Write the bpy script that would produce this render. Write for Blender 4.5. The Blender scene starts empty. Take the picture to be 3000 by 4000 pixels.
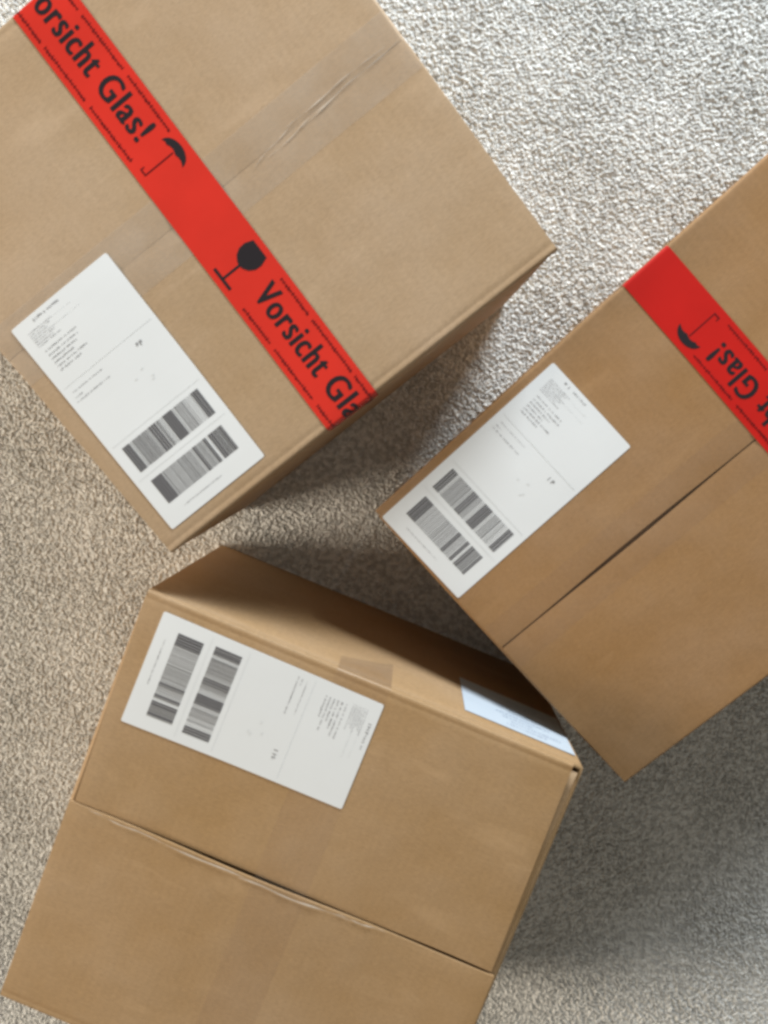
import bpy, bmesh, math, random
import numpy as np
from mathutils import Vector, Matrix

random.seed(7)
rng = np.random.default_rng(11)
S = bpy.context.scene
C = S.collection

# ---------------------------------------------------------------- camera
cam_d = bpy.data.cameras.new('camera')
cam = bpy.data.objects.new('camera', cam_d); C.objects.link(cam)
cam_d.sensor_fit = 'VERTICAL'; cam_d.sensor_height = 36.0
cam_d.lens = 36.0 * 3005.0 / 4000.0
cam_d.clip_start = 0.02; cam_d.clip_end = 100
cam.matrix_world = Matrix(((0.999377, 0.0, 0.035293, 0.0), (-0.003678, 0.994555, 0.104146, 0.0),
                           (-0.035101, -0.10421, 0.993936, 0.8795), (0, 0, 0, 1)))
S.camera = cam

# ---------------------------------------------------------------- light
W = bpy.data.worlds.new('World'); S.world = W; W.use_nodes = True
bg = W.node_tree.nodes['Background']
bg.inputs[0].default_value = (0.98, 0.95, 0.84, 1); bg.inputs[1].default_value = 0.195

def area(name, loc, target, sx, sy, power, col, spread=180):
    d = bpy.data.lights.new(name, 'AREA'); d.shape = 'RECTANGLE'; d.size = sx; d.size_y = sy
    d.energy = power; d.color = col; d.spread = math.radians(spread)
    o = bpy.data.objects.new(name, d); C.objects.link(o)
    o.location = loc
    o.rotation_euler = (Vector(target) - Vector(loc)).to_track_quat('-Z', 'Y').to_euler()
    return o
area('window_light', (0.78, 2.10, 0.93), (0.0, 0.0, 0.1), 1.0, 0.62, 90, (0.87, 0.945, 1.0))
area('room_light', (-3.0, -0.50, 1.50), (0.0, -0.1, 0.1), 1.1, 1.0, 90, (1.0, 0.88, 0.72))

vs = S.view_settings
vs.view_transform = 'Standard'; vs.look = 'None'; vs.exposure = 0; vs.gamma = 1; vs.use_curve_mapping = False
S.render.film_transparent = False
S.cycles.filter_width = 3.2
S.cycles.max_bounces = 8
S.cycles.transparent_max_bounces = 12

# ---------------------------------------------------------------- materials
def newmat(name):
    m = bpy.data.materials.new(name); m.use_nodes = True
    nt = m.node_tree; b = nt.nodes['Principled BSDF']
    return m, nt, b
def N(nt, t, **kw):
    n = nt.nodes.new(t)
    for k, v in kw.items():
        if k.startswith('i_'):
            n.inputs[k[2:].replace('_', ' ')].default_value = v
        else: setattr(n, k, v)
    return n
def cardboard(name, col, seed, flute_axis='X'):
    m, nt, b = newmat(name); L = nt.links.new
    tc = N(nt, 'ShaderNodeTexCoord')
    mp = N(nt, 'ShaderNodeMapping'); mp.inputs['Location'].default_value = (seed, seed * .7, 0)
    L(tc.outputs['Object'], mp.inputs['Vector'])
    big = N(nt, 'ShaderNodeTexNoise', i_Scale=7.0, i_Detail=5.0, i_Roughness=0.6); L(mp.outputs[0], big.inputs['Vector'])
    fib_m = N(nt, 'ShaderNodeMapping'); fib_m.inputs['Scale'].default_value = (260, 1100, 600)
    L(tc.outputs['Object'], fib_m.inputs['Vector'])
    fib = N(nt, 'ShaderNodeTexNoise', i_Scale=1.0, i_Detail=3.0, i_Roughness=0.65); L(fib_m.outputs[0], fib.inputs['Vector'])
    spk = N(nt, 'ShaderNodeTexNoise', i_Scale=900.0, i_Detail=2.0); L(mp.outputs[0], spk.inputs['Vector'])
    wv = N(nt, 'ShaderNodeTexWave', bands_direction=flute_axis, i_Scale=46.0, i_Distortion=0.8, i_Detail=1.0)
    L(tc.outputs['Object'], wv.inputs['Vector'])
    r1 = N(nt, 'ShaderNodeMapRange', i_From_Min=0.3, i_From_Max=0.7, i_To_Min=0.93, i_To_Max=1.07); L(big.outputs[0], r1.inputs['Value'])
    r2 = N(nt, 'ShaderNodeMapRange', i_From_Min=0.3, i_From_Max=0.7, i_To_Min=0.89, i_To_Max=1.11); L(fib.outputs[0], r2.inputs['Value'])
    r3 = N(nt, 'ShaderNodeMapRange', i_To_Min=0.994, i_To_Max=1.006); L(wv.outputs[0], r3.inputs['Value'])
    a = N(nt, 'ShaderNodeMath', operation='MULTIPLY'); L(r1.outputs[0], a.inputs[0]); L(r2.outputs[0], a.inputs[1])
    a2 = N(nt, 'ShaderNodeMath', operation='MULTIPLY'); L(a.outputs[0], a2.inputs[0]); L(r3.outputs[0], a2.inputs[1])
    # sparse dark fibre specks
    ds = N(nt, 'ShaderNodeMapRange', i_From_Min=0.66, i_From_Max=0.75, i_To_Min=1.0, i_To_Max=0.72); L(spk.outputs[0], ds.inputs['Value'])
    a3 = N(nt, 'ShaderNodeMath', operation='MULTIPLY'); L(a2.outputs[0], a3.inputs[0]); L(ds.outputs[0], a3.inputs[1])
    sc = N(nt, 'ShaderNodeVectorMath', operation='SCALE'); sc.inputs[0].default_value = col; L(a3.outputs[0], sc.inputs['Scale'])
    hs = N(nt, 'ShaderNodeHueSaturation'); L(sc.outputs[0], hs.inputs['Color'])
    hr = N(nt, 'ShaderNodeMapRange', i_From_Min=0.3, i_From_Max=0.7, i_To_Min=1.08, i_To_Max=0.92); L(big.outputs[0], hr.inputs['Value']); L(hr.outputs[0], hs.inputs['Saturation'])
    L(hs.outputs[0], b.inputs['Base Color'])
    b.inputs['Roughness'].default_value = 0.62; b.inputs['Specular IOR Level'].default_value = 0.28
    # rubbed streaks and faint handling marks
    sm = N(nt, 'ShaderNodeMapping'); sm.inputs['Scale'].default_value = (9, 42, 20); sm.inputs['Rotation'].default_value = (0, 0, .5 + seed * .3); L(tc.outputs['Object'], sm.inputs['Vector'])
    sn = N(nt, 'ShaderNodeTexNoise', i_Scale=1.0, i_Detail=4.0, i_Distortion=.6); L(sm.outputs[0], sn.inputs['Vector'])
    sr = N(nt, 'ShaderNodeMapRange', i_From_Min=.60, i_From_Max=.74, i_To_Min=0.0, i_To_Max=.34); L(sn.outputs[0], sr.inputs['Value'])
    mixc = N(nt, 'ShaderNodeMix', data_type='RGBA'); L(sr.outputs[0], mixc.inputs[0]); L(hs.outputs[0], mixc.inputs[6])
    mixc.inputs[7].default_value = (min(1, col[0] * 1.35), min(1, col[1] * 1.4), min(1, col[2] * 1.5), 1)
    L(mixc.outputs[2], b.inputs['Base Color'])
    bp = N(nt, 'ShaderNodeBump', i_Strength=0.06, i_Distance=0.0004); L(wv.outputs[0], bp.inputs['Height'])
    bp2 = N(nt, 'ShaderNodeBump', i_Strength=0.25, i_Distance=0.0004); L(fib.outputs[0], bp2.inputs['Height']); L(bp.outputs[0], bp2.inputs['Normal'])
    dn = N(nt, 'ShaderNodeTexNoise', i_Scale=14.0, i_Detail=2.0); L(mp.outputs[0], dn.inputs['Vector'])
    bp3 = N(nt, 'ShaderNodeBump', i_Strength=0.5, i_Distance=0.004); L(dn.outputs[0], bp3.inputs['Height']); L(bp2.outputs[0], bp3.inputs['Normal'])
    L(bp3.outputs[0], b.inputs['Normal'])
    return m
def plain(name, col, rough=.5, spec=.4, noise=0.0, nscale=40., bump=0.0):
    m, nt, b = newmat(name); L = nt.links.new
    tc = N(nt, 'ShaderNodeTexCoord')
    nz = N(nt, 'ShaderNodeTexNoise', i_Scale=nscale, i_Detail=4.0); L(tc.outputs['Object'], nz.inputs['Vector'])
    mr = N(nt, 'ShaderNodeMapRange', i_From_Min=.3, i_From_Max=.7, i_To_Min=1 - noise, i_To_Max=1 + noise); L(nz.outputs[0], mr.inputs['Value'])
    sc = N(nt, 'ShaderNodeVectorMath', operation='SCALE'); sc.inputs[0].default_value = col; L(mr.outputs[0], sc.inputs['Scale'])
    L(sc.outputs[0], b.inputs['Base Color'])
    b.inputs['Roughness'].default_value = rough; b.inputs['Specular IOR Level'].default_value = spec
    if bump:
        bp = N(nt, 'ShaderNodeBump', i_Strength=bump, i_Distance=0.001); L(nz.outputs[0], bp.inputs['Height']); L(bp.outputs[0], b.inputs['Normal'])
    return m
def clear_film(name, tint, gloss=0.10, haze=0.0):
    m = bpy.data.materials.new(name); m.use_nodes = True; nt = m.node_tree; nt.nodes.clear(); L = nt.links.new
    out = N(nt, 'ShaderNodeOutputMaterial'); tr = N(nt, 'ShaderNodeBsdfTransparent'); tr.inputs[0].default_value = (*tint, 1)
    gl = N(nt, 'ShaderNodeBsdfGlossy'); gl.inputs['Roughness'].default_value = 0.28
    tc = N(nt, 'ShaderNodeTexCoord'); nz = N(nt, 'ShaderNodeTexNoise', i_Scale=35.0, i_Detail=3.0); L(tc.outputs['Object'], nz.inputs['Vector'])
    bp = N(nt, 'ShaderNodeBump', i_Strength=0.5, i_Distance=0.002); L(nz.outputs[0], bp.inputs['Height']); L(bp.outputs[0], gl.inputs['Normal'])
    mx = N(nt, 'ShaderNodeMixShader'); mx.inputs[0].default_value = gloss
    L(tr.outputs[0], mx.inputs[1]); L(gl.outputs[0], mx.inputs[2])
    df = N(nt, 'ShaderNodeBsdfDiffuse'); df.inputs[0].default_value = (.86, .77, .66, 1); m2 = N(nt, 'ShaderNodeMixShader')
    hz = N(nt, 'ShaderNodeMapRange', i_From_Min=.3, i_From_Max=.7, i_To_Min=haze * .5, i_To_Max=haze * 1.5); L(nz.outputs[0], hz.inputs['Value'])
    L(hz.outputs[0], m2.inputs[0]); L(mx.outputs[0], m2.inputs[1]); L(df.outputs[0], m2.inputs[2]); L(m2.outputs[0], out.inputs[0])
    return m
M_red = plain('red_tape', (0.72, 0.034, 0.020), .27, .55, .07, 16, .35)
M_red2 = plain('red_tape_deep', (0.60, 0.014, 0.010), .30, .50, .07, 16, .35)
M_ink = plain('tape_ink', (0.022, 0.018, 0.022), .4, .4)
M_inkred = plain('tape_small_ink', (0.16, 0.006, 0.008), .4, .4)
M_paper = plain('label_paper', (0.84, 0.865, 0.885), .5, .35, .012, 22, .10)
M_bar = plain('barcode_ink', (0.15, 0.148, 0.158), .6, .2)
M_print = plain('print_ink', (0.33, 0.33, 0.34), .6, .2)
M_faint = plain('faint_ink', (0.77, 0.79, 0.80), .6, .2)
M_film = clear_film('clear_tape', (0.99, 0.985, 0.98), 0.07, 0.13)  # haze paints the window's sheen into the tape colour
M_film2 = clear_film('clear_tape_old', (0.978, 0.968, 0.960), 0.02, 0.02)
M_crease_glint = clear_film('crease_glint', (0.97, 0.97, 0.97), 0.25, 0.38)  # pale haze: painted highlight along wrinkles and seam edge
M_film3 = clear_film('clear_tape_doubled', (0.90, 0.89, 0.88), 0.04, 0.03)

# ---------------------------------------------------------------- helpers
def link(name, me, mat, parent=None, smooth=False):
    o = bpy.data.objects.new(name, me); C.objects.link(o)
    me.materials.clear(); me.materials.append(mat)
    if smooth: me.polygons.foreach_set('use_smooth', [True] * len(me.polygons))
    if parent: o.parent = parent
    return o
def mesh_from(verts, faces, name='m'):
    me = bpy.data.meshes.new(name); me.from_pydata([tuple(v) for v in verts], [], faces); me.update(); return me

def plate(polys, fn, cuts_u=(), cuts_v=(), skirt=0.0):
    """flat 2-D outlines (u,v) -> cut on a grid -> laid on the surface fn(u,v)->(x,y,z)"""
    bm = bmesh.new()
    for p in polys:
        vs_ = [bm.verts.new((a, b, 0)) for a, b in p]
        try: bm.faces.new(vs_)
        except ValueError: pass
    return finish_plate(bm, fn, cuts_u, cuts_v, skirt)
def finish_plate(bm, fn, cuts_u, cuts_v, skirt=0.0):
    for u in cuts_u:
        bmesh.ops.bisect_plane(bm, geom=bm.verts[:] + bm.edges[:] + bm.faces[:], plane_co=(u, 0, 0), plane_no=(1, 0, 0))
    for v in cuts_v:
        bmesh.ops.bisect_plane(bm, geom=bm.verts[:] + bm.edges[:] + bm.faces[:], plane_co=(0, v, 0), plane_no=(0, 1, 0))
    bmesh.ops.triangulate(bm, faces=[f for f in bm.faces if len(f.verts) > 4])
    if skirt:
        bd = [e for e in bm.edges if e.is_boundary]
        r = bmesh.ops.extrude_edge_only(bm, edges=bd)
        for v in r['geom']:
            if isinstance(v, bmesh.types.BMVert): v.co.z = -skirt
    for v in bm.verts:
        z = v.co.z; p = fn(v.co.x, v.co.y); v.co = (p[0], p[1], p[2] + z)
    bmesh.ops.recalc_face_normals(bm, faces=bm.faces[:])
    me = bpy.data.meshes.new('plate'); bm.to_mesh(me); bm.free()
    return me
def text_bm(s, sx, sy, ox, oy, bold):
    cu = bpy.data.curves.new('t', 'FONT'); cu.body = s; cu.size = 1.0; cu.offset = bold; cu.resolution_u = 4; cu.space_character = 1.12
    o = bpy.data.objects.new('t', cu); C.objects.link(o)
    bpy.context.view_layer.update()
    me = bpy.data.meshes.new_from_object(o.evaluated_get(bpy.context.evaluated_depsgraph_get()))
    bm = bmesh.new(); bm.from_mesh(me)
    xs = [v.co.x for v in bm.verts]; x0, x1 = min(xs), max(xs)
    for v in bm.verts:
        v.co.x = ox + (v.co.x - x0) / (x1 - x0) * sx; v.co.y = oy + v.co.y * sy; v.co.z = 0
    C.objects.unlink(o); bpy.data.objects.remove(o); bpy.data.curves.remove(cu)
    return bm
def rrect(u0, v0, u1, v1, r, n=5):
    out = []
    for cx, cy, a0 in ((u1 - r, v1 - r, 0), (u0 + r, v1 - r, 90), (u0 + r, v0 + r, 180), (u1 - r, v0 + r, 270)):
        for k in range(n + 1):
            a = math.radians(a0 + 90 * k / n); out.append((cx + r * math.cos(a), cy + r * math.sin(a)))
    return out
rect = lambda u0, v0, u1, v1: [(u0, v0), (u1, v0), (u1, v1), (u0, v1)]

THK = 0.0024; RAD = 0.0027

class Carton:
    """c0..c3: top corners in the world, c0->c1 along the lid seam, c0->c3 across it."""
    def __init__(s, name, label, corners, h, col, seed, insets, raise_s=0.0, gap=0.0008, score=0.0004, lean=0.0):
        s.score = score; s.lean = lean
        c = [Vector(q) for q in corners]
        cen = (c[0] + c[1] + c[2] + c[3]) / 4
        d = (c[1] - c[0]) + (c[2] - c[3]); s.ang = math.atan2(d.y, d.x)
        ca, sa = math.cos(-s.ang), math.sin(-s.ang)
        s.cen = cen; s.ca = ca; s.sa = sa; s.h = h; s.seed = seed; s.raise_s = raise_s
        s.q = [s.loc(p) for p in c]
        root = bpy.data.objects.new(name, None); C.objects.link(root); root.empty_display_size = .05
        root.location = (cen.x, cen.y, 0); root.rotation_euler = (0, 0, s.ang)
        root['label'] = label; root['category'] = 'cardboard box'; root['group'] = 'cardboard parcels on the carpet'
        s.root = root
        s.mx = cardboard('cardboard_' + str(seed), col, seed, 'X')
        s.my = cardboard('cardboard_end_' + str(seed), col, seed + 3, 'Y')
        s.body(); s.inner_flap(0); s.inner_flap(1)
        s.flap(0, insets[0], gap); s.flap(1, insets[1], gap)
    def loc(s, p):
        x, y = p[0] - s.cen.x, p[1] - s.cen.y
        return Vector((s.ca * x - s.sa * y, s.sa * x + s.ca * y))
    def bil(s, a, t):
        q = s.q; return (q[0] * (1 - a) + q[1] * a) * (1 - t) + (q[3] * (1 - a) + q[2] * a) * t
    def inv(s, x, y):
        a = t = .5
        for _ in range(6):
            p = s.bil(a, t); dx, dy = x - p.x, y - p.y
            e1 = (s.bil(a + .01, t) - p) * 100; e2 = (s.bil(a, t + .01) - p) * 100
            det = e1.x * e2.y - e1.y * e2.x
            a += (dx * e2.y - dy * e2.x) / det; t += (e1.x * dy - e1.y * dx) / det
        return a, t
    def bulge(s, a, t, side=None):
        a = min(max(a, 0), 1); t = min(max(t, 0), 1)
        w = math.sin(math.pi * t)
        k = s.seed
        z = w * (0.0009 * math.sin(5.1 * a + k) + 0.0007 * math.sin(9.3 * a - 4 * t + 2 * k) + 0.0006 * math.sin(11 * t + 3 * a + k))
        if side is None: side = 0 if t < .5 else 1
        if side == 0 and s.raise_s:
            z += s.raise_s * max(0, (t * 2)) ** 2 * (0.25 + 0.75 * max(0, math.sin(math.pi * min(a * 1.25, 1)))) 
        return z
    def surf(s, x, y, off=0.0, side=None):
        a, t = s.inv(x, y); return s.h + s.bulge(a, t, side) + off
    def flap(s, side, inset, gap):
        # side 0: t 0..0.5 hinge at t=0 ; side 1: hinge at t=1
        nx, ny, na = 56, 22, 6
        th = 0.0 if side == 0 else 1.0
        rows = []
        for i in range(nx + 1):
            f = i / nx
            hinge = s.bil(f, th); mid = s.bil(f, .5)
            # end insets (left, right at hinge and at the seam)
            lw = (s.bil(1, .5) - s.bil(0, .5)).length
            n = (hinge - mid).normalized()
            e = (s.bil(1, th) - s.bil(0, th)).normalized()
            col_o, col_i = [], []
            g = gap * (0.5 + 0.25 * math.sin(13 * f + s.seed)) * (1 if not s.raise_s else (.35 + .9 * f))
            def at(w):   # w 0 at seam .. 1 at hinge
                il = inset[0] * w + inset[1] * (1 - w); ir = inset[2] * w + inset[3] * (1 - w)
                shift = il * (1 - f) - ir * f
                return shift
            wid = (hinge - mid).length
            for j in range(ny + 1):
                d = g + (wid - RAD - g) * j / ny
                p = mid + n * d + e * at(d / wid)
                a, t = s.inv(p.x, p.y)
                z = s.h + s.bulge(a, t, side)
                if i in (0, nx): z -= 0.0004
                if j == 0: z -= 0.0005
                if j == ny:      # pressed score line just inside the fold
                    for dd, dz in ((-.0046, 0), (-.0034, s.score), (-.0022, 0)):
                        q = p + n * dd; col_o.append((q.x, q.y, z - dz)); col_i.append((q.x, q.y, z - dz - THK))
                col_o.append((p.x, p.y, z)); col_i.append((p.x, p.y, z - THK))
            for j in range(1, na + 1):
                an = math.pi / 2 * j / na
                sh = at(1)
                p = hinge + n * (-RAD + RAD * math.sin(an)) + e * sh
                pi_ = hinge + n * (-RAD + (RAD - THK) * math.sin(an)) + e * sh
                col_o.append((p.x, p.y, s.h - RAD + RAD * math.cos(an)))
                col_i.append((pi_.x, pi_.y, s.h - RAD + (RAD - THK) * math.cos(an)))
            for dz in (0.003,):
                col_o.append((p.x, p.y, s.h - RAD - dz)); col_i.append((pi_.x, pi_.y, s.h - RAD - dz))
            rows.append(col_o + col_i[::-1])
        m = len(rows[0]); verts = [v for r in rows for v in r]; faces = []
        for i in range(nx):
            for j in range(m):
                a, b = i * m + j, i * m + (j + 1) % m
                faces.append((a, b, b + m, a + m))
        # end caps as strips
        half = m // 2
        for base in (0, nx * m):
            for j in range(half - 1):
                faces.append((base + j, base + j + 1, base + m - 2 - j, base + m - 1 - j))
        me = mesh_from(verts, faces)
        bm = bmesh.new(); bm.from_mesh(me); bmesh.ops.recalc_face_normals(bm, faces=bm.faces[:]); bm.to_mesh(me); bm.free()
        o = link('flap', me, s.mx, s.root, True)
        me.set_sharp_from_angle(angle=math.radians(40))
        return o
    def inner_flap(s, end):
        # short flap folded in from the end wall, lying just under the two wide flaps
        n_, na = 24, 5; z1 = s.h - THK - 0.0026; verts = []; faces = []
        x = 0.0 if end == 0 else 1.0
        for i in range(n_ + 1):
            t = 0.018 + 0.964 * i / n_
            e = s.bil(x, t); c = s.bil(.5, t); n = (e - c).normalized()
            L = (e - c).length
            bul = 0.0012 * math.sin(math.pi * t)
            col = []
            for d in (0.0, L * .5, L - 0.012):
                p = c + n * d; col.append((p.x, p.y, z1 - 0.0015))
            for j in range(na + 1):
                an = math.pi / 2 * j / na
                p = e + n * (bul - RAD + RAD * math.sin(an)); col.append((p.x, p.y, z1 - RAD + RAD * math.cos(an)))
            col.append((p.x, p.y, z1 - RAD - 0.003))
            verts += col; m = len(col)
        for i in range(n_):
            for j in range(m - 1): faces.append((i * m + j, i * m + j + 1, (i + 1) * m + j + 1, (i + 1) * m + j))
        o = link('inner_flap', mesh_from(verts, faces), s.my, s.root, True)
        md = o.modifiers.new('t', 'SOLIDIFY'); md.thickness = 0.003; md.offset = 0 if False else -1
        bm = bmesh.new(); bm.from_mesh(o.data); bmesh.ops.recalc_face_normals(bm, faces=bm.faces[:])
        up = sum(f.normal.z for f in bm.faces)
        if up < 0: bmesh.ops.reverse_faces(bm, faces=bm.faces[:])
        bm.to_mesh(o.data); bm.free()
    def wall_pt(s, k, f, z):
        a, b = s.q[k], s.q[(k + 1) % 4]
        d = (b - a).normalized(); n = Vector((d.y, -d.x))
        zz = z / s.h
        bl = 0.0022 * math.sin(math.pi * f) * math.sin(math.pi * zz) - 0.0006
        p = a + (b - a) * f + n * bl
        c = (s.q[0] + s.q[1] + s.q[2] + s.q[3]) / 4
        return c + (p - c) * (1 - s.lean * (1 - zz))
    def body(s):
        zt = s.h - RAD - 0.0022; nz, nf = 14, 24
        verts = []; faces = []
        ring = 4 * nf
        for j in range(nz + 1):
            z = 0.001 + (zt - 0.001) * j / nz
            for k in range(4):
                for i in range(nf):
                    f = i / nf
                    # rounded vertical corners
                    p = s.wall_pt(k, f, z)
                    if i == 0:
                        pp = s.wall_pt((k - 1) % 4, 1, z); c = (s.q[0] + s.q[1] + s.q[2] + s.q[3]) / 4
                        p = (p + pp) / 2; p = p + (c - p).normalized() * 0.0012
                    verts.append((p.x, p.y, z))
        for j in range(nz):
            for i in range(ring):
                a = j * ring + i; b = j * ring + (i + 1) % ring
                faces.append((a, b, b + ring, a + ring))
        faces.append(tuple(reversed(range(ring))))
        o = link('body', mesh_from(verts, faces), s.mx, s.root, True)
        o.data.set_sharp_from_angle(angle=math.radians(35))
        md = o.modifiers.new('t', 'SOLIDIFY'); md.thickness = 0.0034; md.offset = -1
    # --- a strip of tape across the lid, from the far hinge (t=1) to the near one (t=0)
    def strip_fn(s, xf, xn, off, flip=False, wobble=0.0):
        qf = s.q[3] + (s.q[2] - s.q[3]).normalized() * xf
        qn = s.q[0] + (s.q[1] - s.q[0]).normalized() * xn
        L = (qn - qf).length; d = (qn - qf) / L; p = Vector((-d.y, d.x))
        R_ = RAD
        def fn(u, v):
            if flip: u, v = L - u, -v
            def arc(w, edge, sgn):
                q = edge - d * sgn * (-R_) * 0
                if w < math.pi / 2 * R_:
                    an = w / R_; r = R_ + off
                    h2 = edge + d * sgn * R_ - d * sgn * r * math.sin(an)
                    return h2, s.h - R_ + r * math.cos(an)
                dn = w - math.pi / 2 * R_
                return edge - d * sgn * (off - s.lean * (dn + R_) / s.h * L / 2), s.h - R_ - dn
            if u < R_: c, z = arc(R_ - u, qf, 1)
            elif u > L - R_: c, z = arc(u - (L - R_), qn, -1)
            else:
                c = qf + d * u; z = None
            c = c + p * v
            if z is None:
                a, t = s.inv(c.x, c.y)
                if abs(t - .5) < .012:
                    z0 = s.h + s.bulge(*s.inv(*(c - d * .006)), 1) ; z1 = s.h + s.bulge(*s.inv(*(c + d * .006)), 0)
                    z = max(z0, z1) + off
                else: z = s.h + s.bulge(a, t) + off
            return (c.x, c.y, z)
        return fn, L
    def top_fn(s, tl, tr, br, bl, off):
        """label frame: u 0..100 mm reading direction, v 0..200 mm downward -> surface"""
        P = [s.loc(q) for q in (tl, tr, br, bl)]
        def fn(u, v):
            a, b = u / 100, v / 200
            p = (P[0] * (1 - a) + P[1] * a) * (1 - b) + (P[3] * (1 - a) + P[2] * a) * b
            return (p.x, p.y, s.surf(p.x, p.y, off))
        return fn

# ---------------------------------------------------------------- printed things
BAR1 = [(10, 17, .82), (17, 20.5, .22), (20.5, 34, .50), (34, 38, .38), (38, 44, .78), (44, 48, .45), (48, 53, .25),
        (53, 62, .84), (62, 66, .25), (66, 73, .42), (73, 78, .28), (78, 83, .18), (83, 90, .80)]
BAR2 = [(12, 22.5, .86), (22.5, 25, .3), (25, 40, .36), (40, 53, .42), (53, 56, .30), (56, 59, .80), (59, 64, .38),
        (64, 67, .28), (67, 70, .80), (70, 73, .12), (73, 76.5, .80), (76.5, 84, .60), (84, 87, .8)]
def bars(spec, v0, v1, seed):
    r = random.Random(seed); out = []
    for a, b, den in spec:
        u = a
        while u < b - .15:
            pitch = r.uniform(.85, 1.7)
            if den > .7: pitch = r.uniform(1.6, 2.6)
            w = min(pitch * den, b - u)
            out.append(rect(u, v0, u + w, v1)); u += pitch
    return out
def scribble(rows, seed):
    """rows: (u0, u1, v, height, gapiness) small illegible print"""
    r = random.Random(seed); out = []
    for u0, u1, v, hh, gp in rows:
        u = u0
        while u < u1:
            w = hh * r.uniform(.35, .75)
            k = r.uniform(.62, 1.0)
            # letter-like stroke pair
            out.append(rect(u, v, u + w * .35, v + hh * k))
            if r.random() < .8: out.append(rect(u + w * .35, v + hh * r.choice((0, .3, .6)), u + w, v + hh * (r.choice((0, .3, .6)) * 0 + .22) + hh * .3))
            u += w + hh * .28
            if r.random() < gp: u += hh * .7
    return out
def shipping_label(box, q, seed, label):
    fn = lambda off: box.top_fn(*q, off)
    cu = [10 * i for i in range(1, 10)]; cv = [12.5 * i for i in range(1, 16)]
    o = link('shipping_label', plate([rrect(0, 0, 100, 200, 1.7)], fn(0.0006), cu, cv, 0.0005), M_paper, box.root)
    o['label'] = label
    link('barcode', plate(bars(BAR1, 125, 149, seed), fn(0.00075), (), (137,)), M_bar, o)
    link('barcode', plate(bars(BAR2, 159, 182, seed + 1), fn(0.00075), (), (170,)), M_bar, o)
    dark = [(20, 28, 3.6, 3.0, .1), (31, 46, 3.9, 2.2, .05), (73, 79.5, 68, 4.2, .0)]
    for k, row in enumerate(dark):
        link(('heading_print', 'heading_print', 'routing_print')[k], plate(scribble([row], seed + 2 + k), fn(0.00075)), M_print, o)
    rows = [(9.5, 33 - (i % 3) * 3, 10.5 + i * 2.1, 1.15, .15) for i in range(7)]
    link('sender_print', plate(scribble(rows, seed + 3), fn(0.00075)), M_print, o)
    rows = [(12, 44, 28.5, 1.7, .12)] + [(12, 43 - 5 * (i % 3) - (5 if i == 4 else 0), 32.5 + i * 3.6, 1.9, .12) for i in range(5)]
    link('address_print', plate(scribble(rows, seed + 3), fn(0.00075)), M_print, o)
    link('reference_print', plate(scribble([(8, 38, 66.5, 1.2, .2), (7, 14, 71, 1.3, .2), (6, 40, 74.5, 1.5, .1)], seed + 4), fn(0.00075)), M_print, o)
    link('footer_print', plate(scribble([(22, 62, 190, 1.3, .15)], seed + 5), fn(0.00075)), M_print, o)
    for v in (60.5, 120, 153.6): link('ruled_line', plate([rect(4, v, 96, v + .35)], fn(0.00075), (25, 50, 75)), M_faint, o)
    fa = [(20 + 3 * i, 24 + 3 * i + 30, 11 + i * 6, 1.0, .5) for i in range(2)]
    link('faint_print', plate(scribble(fa, seed + 4), fn(0.00075), (25, 50, 75)), M_faint, o)
    pol = []
    for i in range(16):
        a = i / 16 * math.tau; r = 7
        if i in (1, 2, 9, 13): pol.append(rect(61 + r * math.cos(a), 92 + r * math.sin(a), 61 + r * math.cos(a) + 2.2, 92 + r * math.sin(a) + 1.4))
    link('stamp_print', plate(pol, fn(0.00075), (25, 50, 75)), M_faint, o)

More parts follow.
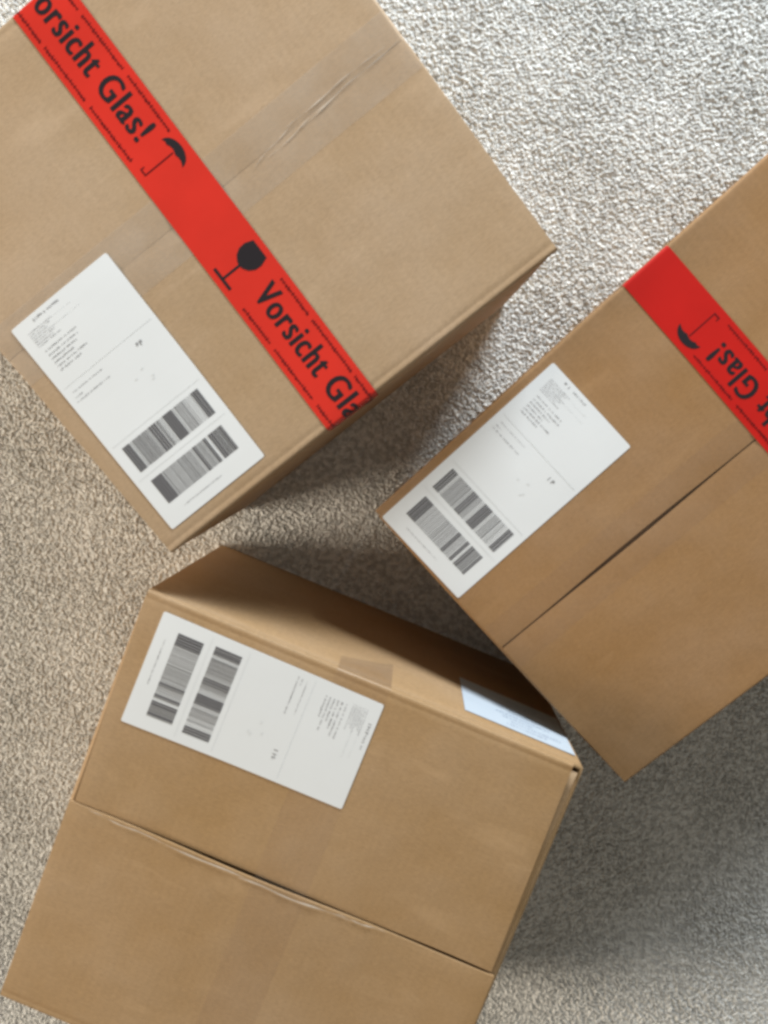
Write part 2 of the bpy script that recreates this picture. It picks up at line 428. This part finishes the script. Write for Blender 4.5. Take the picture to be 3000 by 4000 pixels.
def warning_tape(box, xf, xn, mat, V0, flip, reps, label):
    w = 0.0245
    fn, L = box.strip_fn(xf, xn, 0.00045, flip)
    pf, _ = box.strip_fn(xf, xn, 0.00065, flip)
    arc = [RAD - k * math.pi / 2 * RAD / 6 for k in range(0, 7)] + [L - RAD + k * math.pi / 2 * RAD / 6 for k in range(0, 7)]
    grid = arc + [RAD + (L - 2 * RAD) * k / 40 for k in range(1, 40)] + [L / 2 - .004, L / 2 + .004]
    if flip: grid = [L - g for g in grid]
    tp = link('warning_tape', plate([rect(-0.075, -w, L + 0.075, w)], fn, grid, (-.012, 0, .012)), mat, box.root, True)
    tp['label'] = label
    fcut = sorted(set(round(g, 5) for g in arc)) if not flip else sorted(set(round(L - g, 5) for g in arc))
    lo, hi = -0.055, L + 0.055
    def clip(bm):
        for co, no in ((lo, -1), (hi, 1)):
            bmesh.ops.bisect_plane(bm, geom=bm.verts[:] + bm.edges[:] + bm.faces[:], plane_co=(co, 0, 0), plane_no=(no, 0, 0), clear_outer=True)
        return bm
    for k in reps:
        V = V0 + k * 0.2865
        # words
        if V + .15 > lo and V < hi:
            for word, u0, wid in (('Vorsicht', V - .0070, .0805), ('Glas!', V + .0822, .0515)):
                bm = bmesh.new()
                for k_, sh in enumerate((0, .0008, -.0008)):   # printed a little bold
                    t_ = text_bm(word, wid - .001, 0.0295, u0 + sh, -0.0074, 0.0)
                    for v_ in t_.verts: v_.co.z = k_ * .00002
                    me_ = bpy.data.meshes.new('t'); t_.to_mesh(me_); t_.free(); bm.from_mesh(me_); bpy.data.meshes.remove(me_)
                bm = clip(bm)
                if bm.verts: link('lettering', finish_plate(bm, pf, fcut, ()), M_ink, tp)
        def add(nm, polys, mat_=M_ink):
            bm = bmesh.new()
            for p in polys:
                bm.faces.new([bm.verts.new((a, b, 0)) for a, b in p])
            clip(bm)
            if bm.verts: link(nm, finish_plate(bm, pf, fcut, ()), mat_, tp)
            else: bm.free()
        # umbrella pictogram
        U = V + .1565; cx, cy = U, 0.0075
        dome = [(cx - .0150, cy + .0018)] + [(cx + .0150 * math.cos(math.pi - a), cy + .0018 + .0105 * math.sin(a)) for a in [math.pi * i / 16 for i in range(1, 16)]] + [(cx + .0150, cy + .0018)]
        dome += [(cx + .0150 - .0300 * i / 10, cy + .0018 + .0016 * abs(math.sin(math.pi * i / 10 * 2.5)) + .0015 * math.sin(math.pi * i / 10)) for i in range(1, 10)]
        stem = rect(cx - .0006, cy - .0240, cx + .0006, cy + .003)
        hook = [rect(cx - .0060, cy - .0252, cx + .0006, cy - .0240), rect(cx - .0060, cy - .0240, cx - .0049, cy - .0215)]
        sc_ = lambda P, cu_, cv_, k_: [(cu_ + (a - cu_) * k_, cv_ + (b - cv_) * k_) for a, b in P]
        dome = sc_(dome, cx, cy + .004, .88)
        add('umbrella_symbol', [dome]); add('umbrella_symbol', [stem] + hook, M_inkred)
        # glass pictogram
        G = V + .2548; v0, v1 = -.0035, .0205
        prof = [(-.0098, v1), (.0098, v1), (.0126, .0125), (.0122, .0060), (.0090, .0005), (.0040, -.0028), (.0010, v0),
                (-.0010, v0), (-.0040, -.0028), (-.0090, .0005), (-.0122, .0060), (-.0126, .0125)]
        add('glass_symbol', [sc_([(G + a, b) for a, b in prof], G, .012, .86), rect(G - .0010, -.0172, G + .0010, v0 + .0028), rect(G - .0102, -.0196, G + .0102, -.0172)])
        # small print rows along both edges
        for v in (0.0172, -0.0205):
            polys = [[(a / 1000, b / 1000) for a, b in p] for p in scribble([((V + a0) * 1000, (V + a1) * 1000, v * 1000, 3.3, .02)
                      for a0, a1 in ((-.004, .030), (.036, .085), (.091, .142))], int(abs(V) * 1e5) + (v > 0))]
            for a0, a1 in ((-.004, .030), (.036, .085), (.091, .142)):
                polys.append(rect(V + a0, v + .0010, V + a1, v + .0016))
            add('small_print', polys, M_inkred)
    return tp

def film(box, xf, xn, width, mat, name='clear_tape', lo=-.05, hi=.05):
    fn, L = box.strip_fn(xf, xn, 0.00035)
    arc = [RAD - k * math.pi / 2 * RAD / 6 for k in range(0, 7)] + [L - RAD + k * math.pi / 2 * RAD / 6 for k in range(0, 7)]
    grid = arc + [RAD + (L - 2 * RAD) * k / 40 for k in range(1, 40)]
    return link(name, plate([rect(lo, -width / 2, L + hi, width / 2)], fn, grid, (0,)), mat, box.root, True)
def seam_film(box, width, mat, t0=.5, off=0.0003, a0=0.0, a1=1.0, crease=True):
    """clear tape along the lid seam, bent down over both ends"""
    W_ = ((box.q[3] - box.q[0]).length + (box.q[2] - box.q[1]).length) / 2
    nu, nv = 60, 12; verts = []; faces = []
    hw = width / 2 / W_
    for i in range(nu + 1):
        a = .0055 + .989 * i / nu
        for j in range(nv + 1):
            t = t0 - hw + 2 * hw * j / nv
            p = box.bil(a, t); z = box.h + box.bulge(a, t) + off
            if crease and a > .72:   # wrinkles near the box end
                k = (a - .72) / .28
                z += 0.0011 * k * max(0, math.cos((t - t0 + .010 * (1 - k)) * W_ / 0.0035)) ** 3 * math.exp(-((t - t0) * W_ / .009) ** 2)
            verts.append((p.x, p.y, z))
    for i in range(nu):
        for j in range(nv):
            a = i * (nv + 1) + j; faces.append((a, a + 1, a + nv + 2, a + nv + 1))
    for end, sgn, use in ((0, -1, a0 == 0), (nu, 1, a1 == 1)):   # bent ends
        continue
        n0 = len(verts)
        base = end * (nv + 1)
        for dd, dz in ((.0001, -.0008), (.0001, -.002), (.0, -.004)):
            for j in range(nv + 1):
                v = verts[base + j]; verts.append((v[0] + sgn * dd, v[1], v[2] + dz))
        prev = base
        for k in range(3):
            cur = n0 + k * (nv + 1)
            for j in range(nv):
                faces.append((prev + j, prev + j + 1, cur + j + 1, cur + j))
            prev = cur
    me = mesh_from(verts, faces)
    bm = bmesh.new(); bm.from_mesh(me); bmesh.ops.recalc_face_normals(bm, faces=bm.faces[:]); bm.to_mesh(me); bm.free()
    return link('clear_tape', me, mat, box.root, True)

# ---------------------------------------------------------------- the carpet
def in_quad(px, py, q, m=0.0):
    ins = np.ones(len(px), bool)
    for k in range(4):
        a, b = q[k], q[(k + 1) % 4]; ex, ey = b[0] - a[0], b[1] - a[1]; l = math.hypot(ex, ey)
        ins &= ((px - a[0]) * (-ey) + (py - a[1]) * ex) / l > m
    return ins
QA = [(-0.1962, -0.0989), (0.1138, 0.1395), (-0.1239, 0.4511), (-0.4479, 0.2108)]; HA = .266
QB = [(0.1944, -0.3201), (0.6048, 0.0152), (0.3591, 0.2852), (-0.0332, -0.0711)]; HB = .201
QC = [(-0.3662, -0.4956), (0.0041, -0.6543), (0.1458, -0.2812), (-0.2198, -0.1291)]; HC = .259

def carpet():
    def pts(x0, y0, x1, y1, sp):
        nx, ny = int((x1 - x0) / sp), int((y1 - y0) / sp)
        gx, gy = np.meshgrid(np.arange(nx), np.arange(ny))
        gx = gx.ravel() + (gy.ravel() % 2) * .5
        px = x0 + (gx + rng.uniform(-.42, .42, gx.size)) * sp; py = y0 + (gy.ravel() + rng.uniform(-.42, .42, gx.size)) * sp
        return px, py
    ax, ay = pts(-.60, -.84, .54, .58, .0031)
    bx, by = pts(-1.15, -1.35, 1.10, 1.15, .0075)
    k = ~((bx > -.60) & (bx < .54) & (by > -.84) & (by < .58)); bx, by = bx[k], by[k]
    px = np.concatenate([ax, bx]); py = np.concatenate([ay, by]); big = np.concatenate([np.zeros(len(ax)), np.ones(len(bx))])
    keep = np.ones(len(px), bool)
    cb = (sum(p[0] for p in QB) / 4, sum(p[1] for p in QB) / 4)
    ca = (sum(p[0] for p in QA) / 4, sum(p[1] for p in QA) / 4)
    QA2 = [(ca[0] + (p[0] - ca[0]) * .972, ca[1] + (p[1] - ca[1]) * .972) for p in QA]
    QB2 = [(cb[0] + (p[0] - cb[0]) * .95, cb[1] + (p[1] - cb[1]) * .95) for p in QB]   # that box narrows towards its base
    for q in (QA2, QB2, QC): keep &= ~in_quad(px, py, q, -0.0015)
    px, py, big = px[keep], py[keep], big[keep]
    n = len(px)
    # tufts lean in slowly changing directions, with much scatter
    flow = 2.4 + 1.1 * np.sin(9 * px + 5 * py) + .9 * np.sin(-7 * px + 11 * py + 1) + rng.normal(0, 1.1, n)
    lean = rng.uniform(.0, .50, n)
    ln = rng.uniform(.0060, .0078, n) * (1 + .6 * big)
    rad = rng.uniform(.0015, .0024, n) * (1 + 1.3 * big)
    lv = .5 + .5 * np.sin(31 * px + 17 * py) * np.sin(23 * py - 11 * px)
    ln *= .85 + .3 * lv
    dx, dy = np.cos(flow), np.sin(flow)
    R_, K = 4, 4
    V = np.zeros((n, R_ * K + 1, 3), np.float32)
    tw = rng.uniform(0, math.tau, n)
    hz = np.zeros(n); hx = np.zeros(n)
    for r in range(R_):
        f = r / (R_ - .4)
        ang = lean * (0.35 + 1.1 * f)
        if r: hz = hz + ln / (R_ - .4) * np.cos(ang); hx = hx + ln / (R_ - .4) * np.sin(ang)
        rr = rad * (.85, 1.1, 1.22, .95)[r]
        for k_ in range(K):
            a = tw + math.tau * k_ / K + .5 * r
            lx, ly = np.cos(a) * rr, np.sin(a) * rr
            # ring plane tilted with the lean
            al = lx * dx + ly * dy; ac = -lx * dy + ly * dx
            V[:, r * K + k_, 0] = px + dx * (hx + al * np.cos(ang)) - dy * ac
            V[:, r * K + k_, 1] = py + dy * (hx + al * np.cos(ang)) + dx * ac
            V[:, r * K + k_, 2] = hz - al * np.sin(ang) - .004
    V[:, -1, 0] = px + dx * (hx + ln * .14 * np.sin(ang)); V[:, -1, 1] = py + dy * (hx + ln * .14 * np.sin(ang)); V[:, -1, 2] = hz + ln * .14 * np.cos(ang) - .004
    fq = []
    for r in range(R_ - 1):
        for k_ in range(K):
            a, b = r * K + k_, r * K + (k_ + 1) % K; fq.append((a, b, b + K, a + K))
    ft = [((R_ - 1) * K + k_, (R_ - 1) * K + (k_ + 1) % K, R_ * K) for k_ in range(K)]
    nv = R_ * K + 1
    offs = (np.arange(n) * nv)[:, None]
    loops = np.concatenate([np.array(fq).reshape(1, -1) + offs, np.array(ft).reshape(1, -1) + offs], axis=1).astype(np.int32)
    per = np.array([4] * len(fq) + [3] * len(ft))
    lt = np.tile(per, n); ls = np.concatenate([[0], np.cumsum(lt)[:-1]])
    # backing sheet
    b = 3.2; base = np.array([(-b, -b, 0), (b, -b, 0), (b, b, 0), (-b, b, 0)], np.float32)
    co = np.concatenate([V.reshape(-1, 3), base]); nV = len(co)
    loops = np.concatenate([loops.ravel(), [nV - 4, nV - 3, nV - 2, nV - 1]]).astype(np.int32)
    ls = np.concatenate([ls, [len(loops) - 4]]).astype(np.int32); lt = np.concatenate([lt, [4]]).astype(np.int32)
    me = bpy.data.meshes.new('carpet')
    me.vertices.add(nV); me.vertices.foreach_set('co', co.ravel())
    me.loops.add(len(loops)); me.loops.foreach_set('vertex_index', loops)
    me.polygons.add(len(ls)); me.polygons.foreach_set('loop_start', ls)
    try: me.polygons.foreach_set('loop_total', lt)
    except Exception: pass
    me.polygons.foreach_set('use_smooth', np.ones(len(ls), bool))
    at = me.attributes.new('yarn', 'FLOAT', 'POINT')
    tone = np.repeat(rng.normal(0, 1, n), nv); at.data.foreach_set('value', np.concatenate([tone, np.zeros(4)]).astype(np.float32))
    me.update(calc_edges=True)
    m, nt, bs = newmat('carpet_yarn'); L = nt.links.new
    a = N(nt, 'ShaderNodeAttribute', attribute_name='yarn')
    mr = N(nt, 'ShaderNodeMapRange', i_From_Min=-2.0, i_From_Max=2.0, i_To_Min=0.90, i_To_Max=1.0); L(a.outputs['Fac'], mr.inputs['Value'])
    sc = N(nt, 'ShaderNodeVectorMath', operation='SCALE'); sc.inputs[0].default_value = (0.985, 0.975, 0.94); geo = N(nt, 'ShaderNodeTexCoord'); cn = N(nt, 'ShaderNodeTexNoise', i_Scale=170.0, i_Detail=1.0, i_Roughness=.6); L(geo.outputs['Object'], cn.inputs['Vector'])
    cr = N(nt, 'ShaderNodeMapRange', i_From_Min=.40, i_From_Max=.58, i_To_Min=.70, i_To_Max=1.0); L(cn.outputs[0], cr.inputs['Value'])
    mm = N(nt, 'ShaderNodeMath', operation='MULTIPLY'); L(mr.outputs[0], mm.inputs[0]); L(cr.outputs[0], mm.inputs[1])
    L(mm.outputs[0], sc.inputs['Scale'])
    L(sc.outputs[0], bs.inputs['Base Color']); bs.inputs['Roughness'].default_value = .9; bs.inputs['Specular IOR Level'].default_value = .1
    tl = N(nt, 'ShaderNodeBsdfTranslucent'); L(sc.outputs[0], tl.inputs[0]); mx = N(nt, 'ShaderNodeMixShader'); mx.inputs[0].default_value = .06
    L(bs.outputs[0], mx.inputs[1]); L(tl.outputs[0], mx.inputs[2]); L(mx.outputs[0], nt.nodes['Material Output'].inputs[0])
    o = link('carpet', me, m); o['kind'] = 'structure'
    return o
carpet()

# ---------------------------------------------------------------- the three parcels
A = Carton('cardboard_box', 'pale brown cardboard box, widest of the three, with bright red tape crossing its whole lid',
           QA, HA, (0.47, 0.33, 0.205), 1.3, ((.0012, .0022, .0012, .0015), (.001, .001, .0015, .0025)), gap=.0003, lean=.028)
B = Carton('cardboard_box', 'darkest brown cardboard box, its red tape lettering upside down, cut off by the right edge',
           QB, HB, (0.362, 0.207, 0.094), 4.1, ((.0012, .0015, .001, .001), (.0015, .0012, .001, .001)), gap=.0030, score=0.0, lean=.05)
Cx = Carton('cardboard_box', 'mid brown cardboard box without red tape, a second white label on its side wall',
            QC, HC, (0.44, 0.283, 0.148), 2.6, ((.0015, .001, .002, .0035), (.002, .0050, .0110, .0070)), raise_s=.0042, gap=.0018)

seam_film(A, .052, M_film, a0=.0, a1=1.0)
def crease_glints(box, lines):
    """pale strips painting the highlight on tape wrinkles and the lit seam edge: (a0, off0, a1, off1, width) along the seam, offsets in metres across it"""
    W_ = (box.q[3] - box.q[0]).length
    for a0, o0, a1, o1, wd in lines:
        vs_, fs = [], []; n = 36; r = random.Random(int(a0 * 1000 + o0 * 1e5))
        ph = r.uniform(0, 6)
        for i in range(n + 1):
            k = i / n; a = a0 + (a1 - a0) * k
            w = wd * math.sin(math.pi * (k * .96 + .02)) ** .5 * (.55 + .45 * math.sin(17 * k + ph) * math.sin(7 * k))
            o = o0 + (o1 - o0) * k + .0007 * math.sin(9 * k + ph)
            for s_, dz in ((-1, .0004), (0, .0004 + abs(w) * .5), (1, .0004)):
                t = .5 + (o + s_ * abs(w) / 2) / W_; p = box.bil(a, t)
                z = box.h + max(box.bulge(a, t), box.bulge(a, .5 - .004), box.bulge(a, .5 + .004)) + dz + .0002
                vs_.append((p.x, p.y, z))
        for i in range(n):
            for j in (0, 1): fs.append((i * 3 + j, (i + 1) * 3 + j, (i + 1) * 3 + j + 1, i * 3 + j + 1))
        link('crease_glint', mesh_from(vs_, fs), M_crease_glint, box.root, True)
crease_glints(A, [(.74, -.0035, .985, .001, .0022), (.72, .0035, .96, .0045, .0020), (.66, -.006, .82, -.001, .0016), (.62, -.0045, .74, .0035, .0014)])
warning_tape(A, .2025, .1884, M_red, -.0025 + .0, False, (0, 1), 'bright red tape reading Vorsicht Glas with umbrella and wine glass symbols')
shipping_label(A, [(-0.3173, 0.0803), (-0.2389, 0.1402), (-0.1171, -0.0192), (-0.1936, -0.0786)], 3, 'white shipping label with two barcodes left of the red tape')

LB = .336
warning_tape(B, .3130, .3105, M_red2, LB - .209, True, (0, -1), 'deep red tape with its lettering upside down')
shipping_label(B, [(0.1225, 0.0587), (0.1907, -0.014), (0.0421, -0.149), (-0.026, -0.0756)], 13, 'white shipping label with two barcodes by the left corner of the lid')
seam_film(B, .05, M_film2, crease=False)

film(Cx, .196, .196, .048, M_film2)
fn_, L_ = Cx.strip_fn(.196, .196, .0006)
link('clear_tape', plate([rect(-.075, -.024, -.0008, .024)], fn_, [-.06, -.045, -.03, -.015, -.004, -.002], (0,)), M_film3, Cx.root, True)
crease_glints(Cx, [(.16, -.0022, .52, -.0035, .0022), (.40, -.0045, .66, -.0030, .0022), (.05, -.0015, .22, -.0020, .0014), (.62, -.0020, .74, -.0010, .0016)])  # painted highlight of the lit flap edge; no tape runs along this seam
shipping_label(Cx, [(-0.0224, -0.2268), (-0.0589, -0.3183), (-0.2454, -0.2422), (-0.205, -0.1478)], 23, 'white shipping label with two barcodes on the lid')

# label on the north wall of the lower box (between it and the right-hand box)
def wall_label(box, f0, f1, z0, z1):
    a, b = box.q[2], box.q[3]
    def fn(u, v):
        f = f0 + (f1 - f0) * u; z = z1 + (z0 - z1) * v
        p = box.wall_pt(2, f, z); d = (b - a).normalized(); n = Vector((d.y, -d.x))
        p = p + n * .0006
        return (p.x, p.y, z)
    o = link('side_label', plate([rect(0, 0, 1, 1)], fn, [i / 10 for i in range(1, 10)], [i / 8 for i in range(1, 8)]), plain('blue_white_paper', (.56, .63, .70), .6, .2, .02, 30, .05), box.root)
    o['label'] = 'bluish white printed label on the side wall next to the right-hand box'
    def fn2(u, v):
        x, y, z = fn(u, v); d = (b - a).normalized(); return (x + d.y * .0003, y - d.x * .0003, z)
    pol = []
    r = random.Random(5)
    for k in range(9):
        v = .10 + .09 * k; u = .06 + r.uniform(0, .3)
        while u < .5 + r.uniform(0, .4):
            w = r.uniform(.006, .02); pol.append(rect(u, v, u + w, v + .030)); u += w + r.uniform(.006, .02)
    link('address_print', plate(pol, fn2), plain('blue_print_ink', (.36, .42, .52), .6, .2), o)
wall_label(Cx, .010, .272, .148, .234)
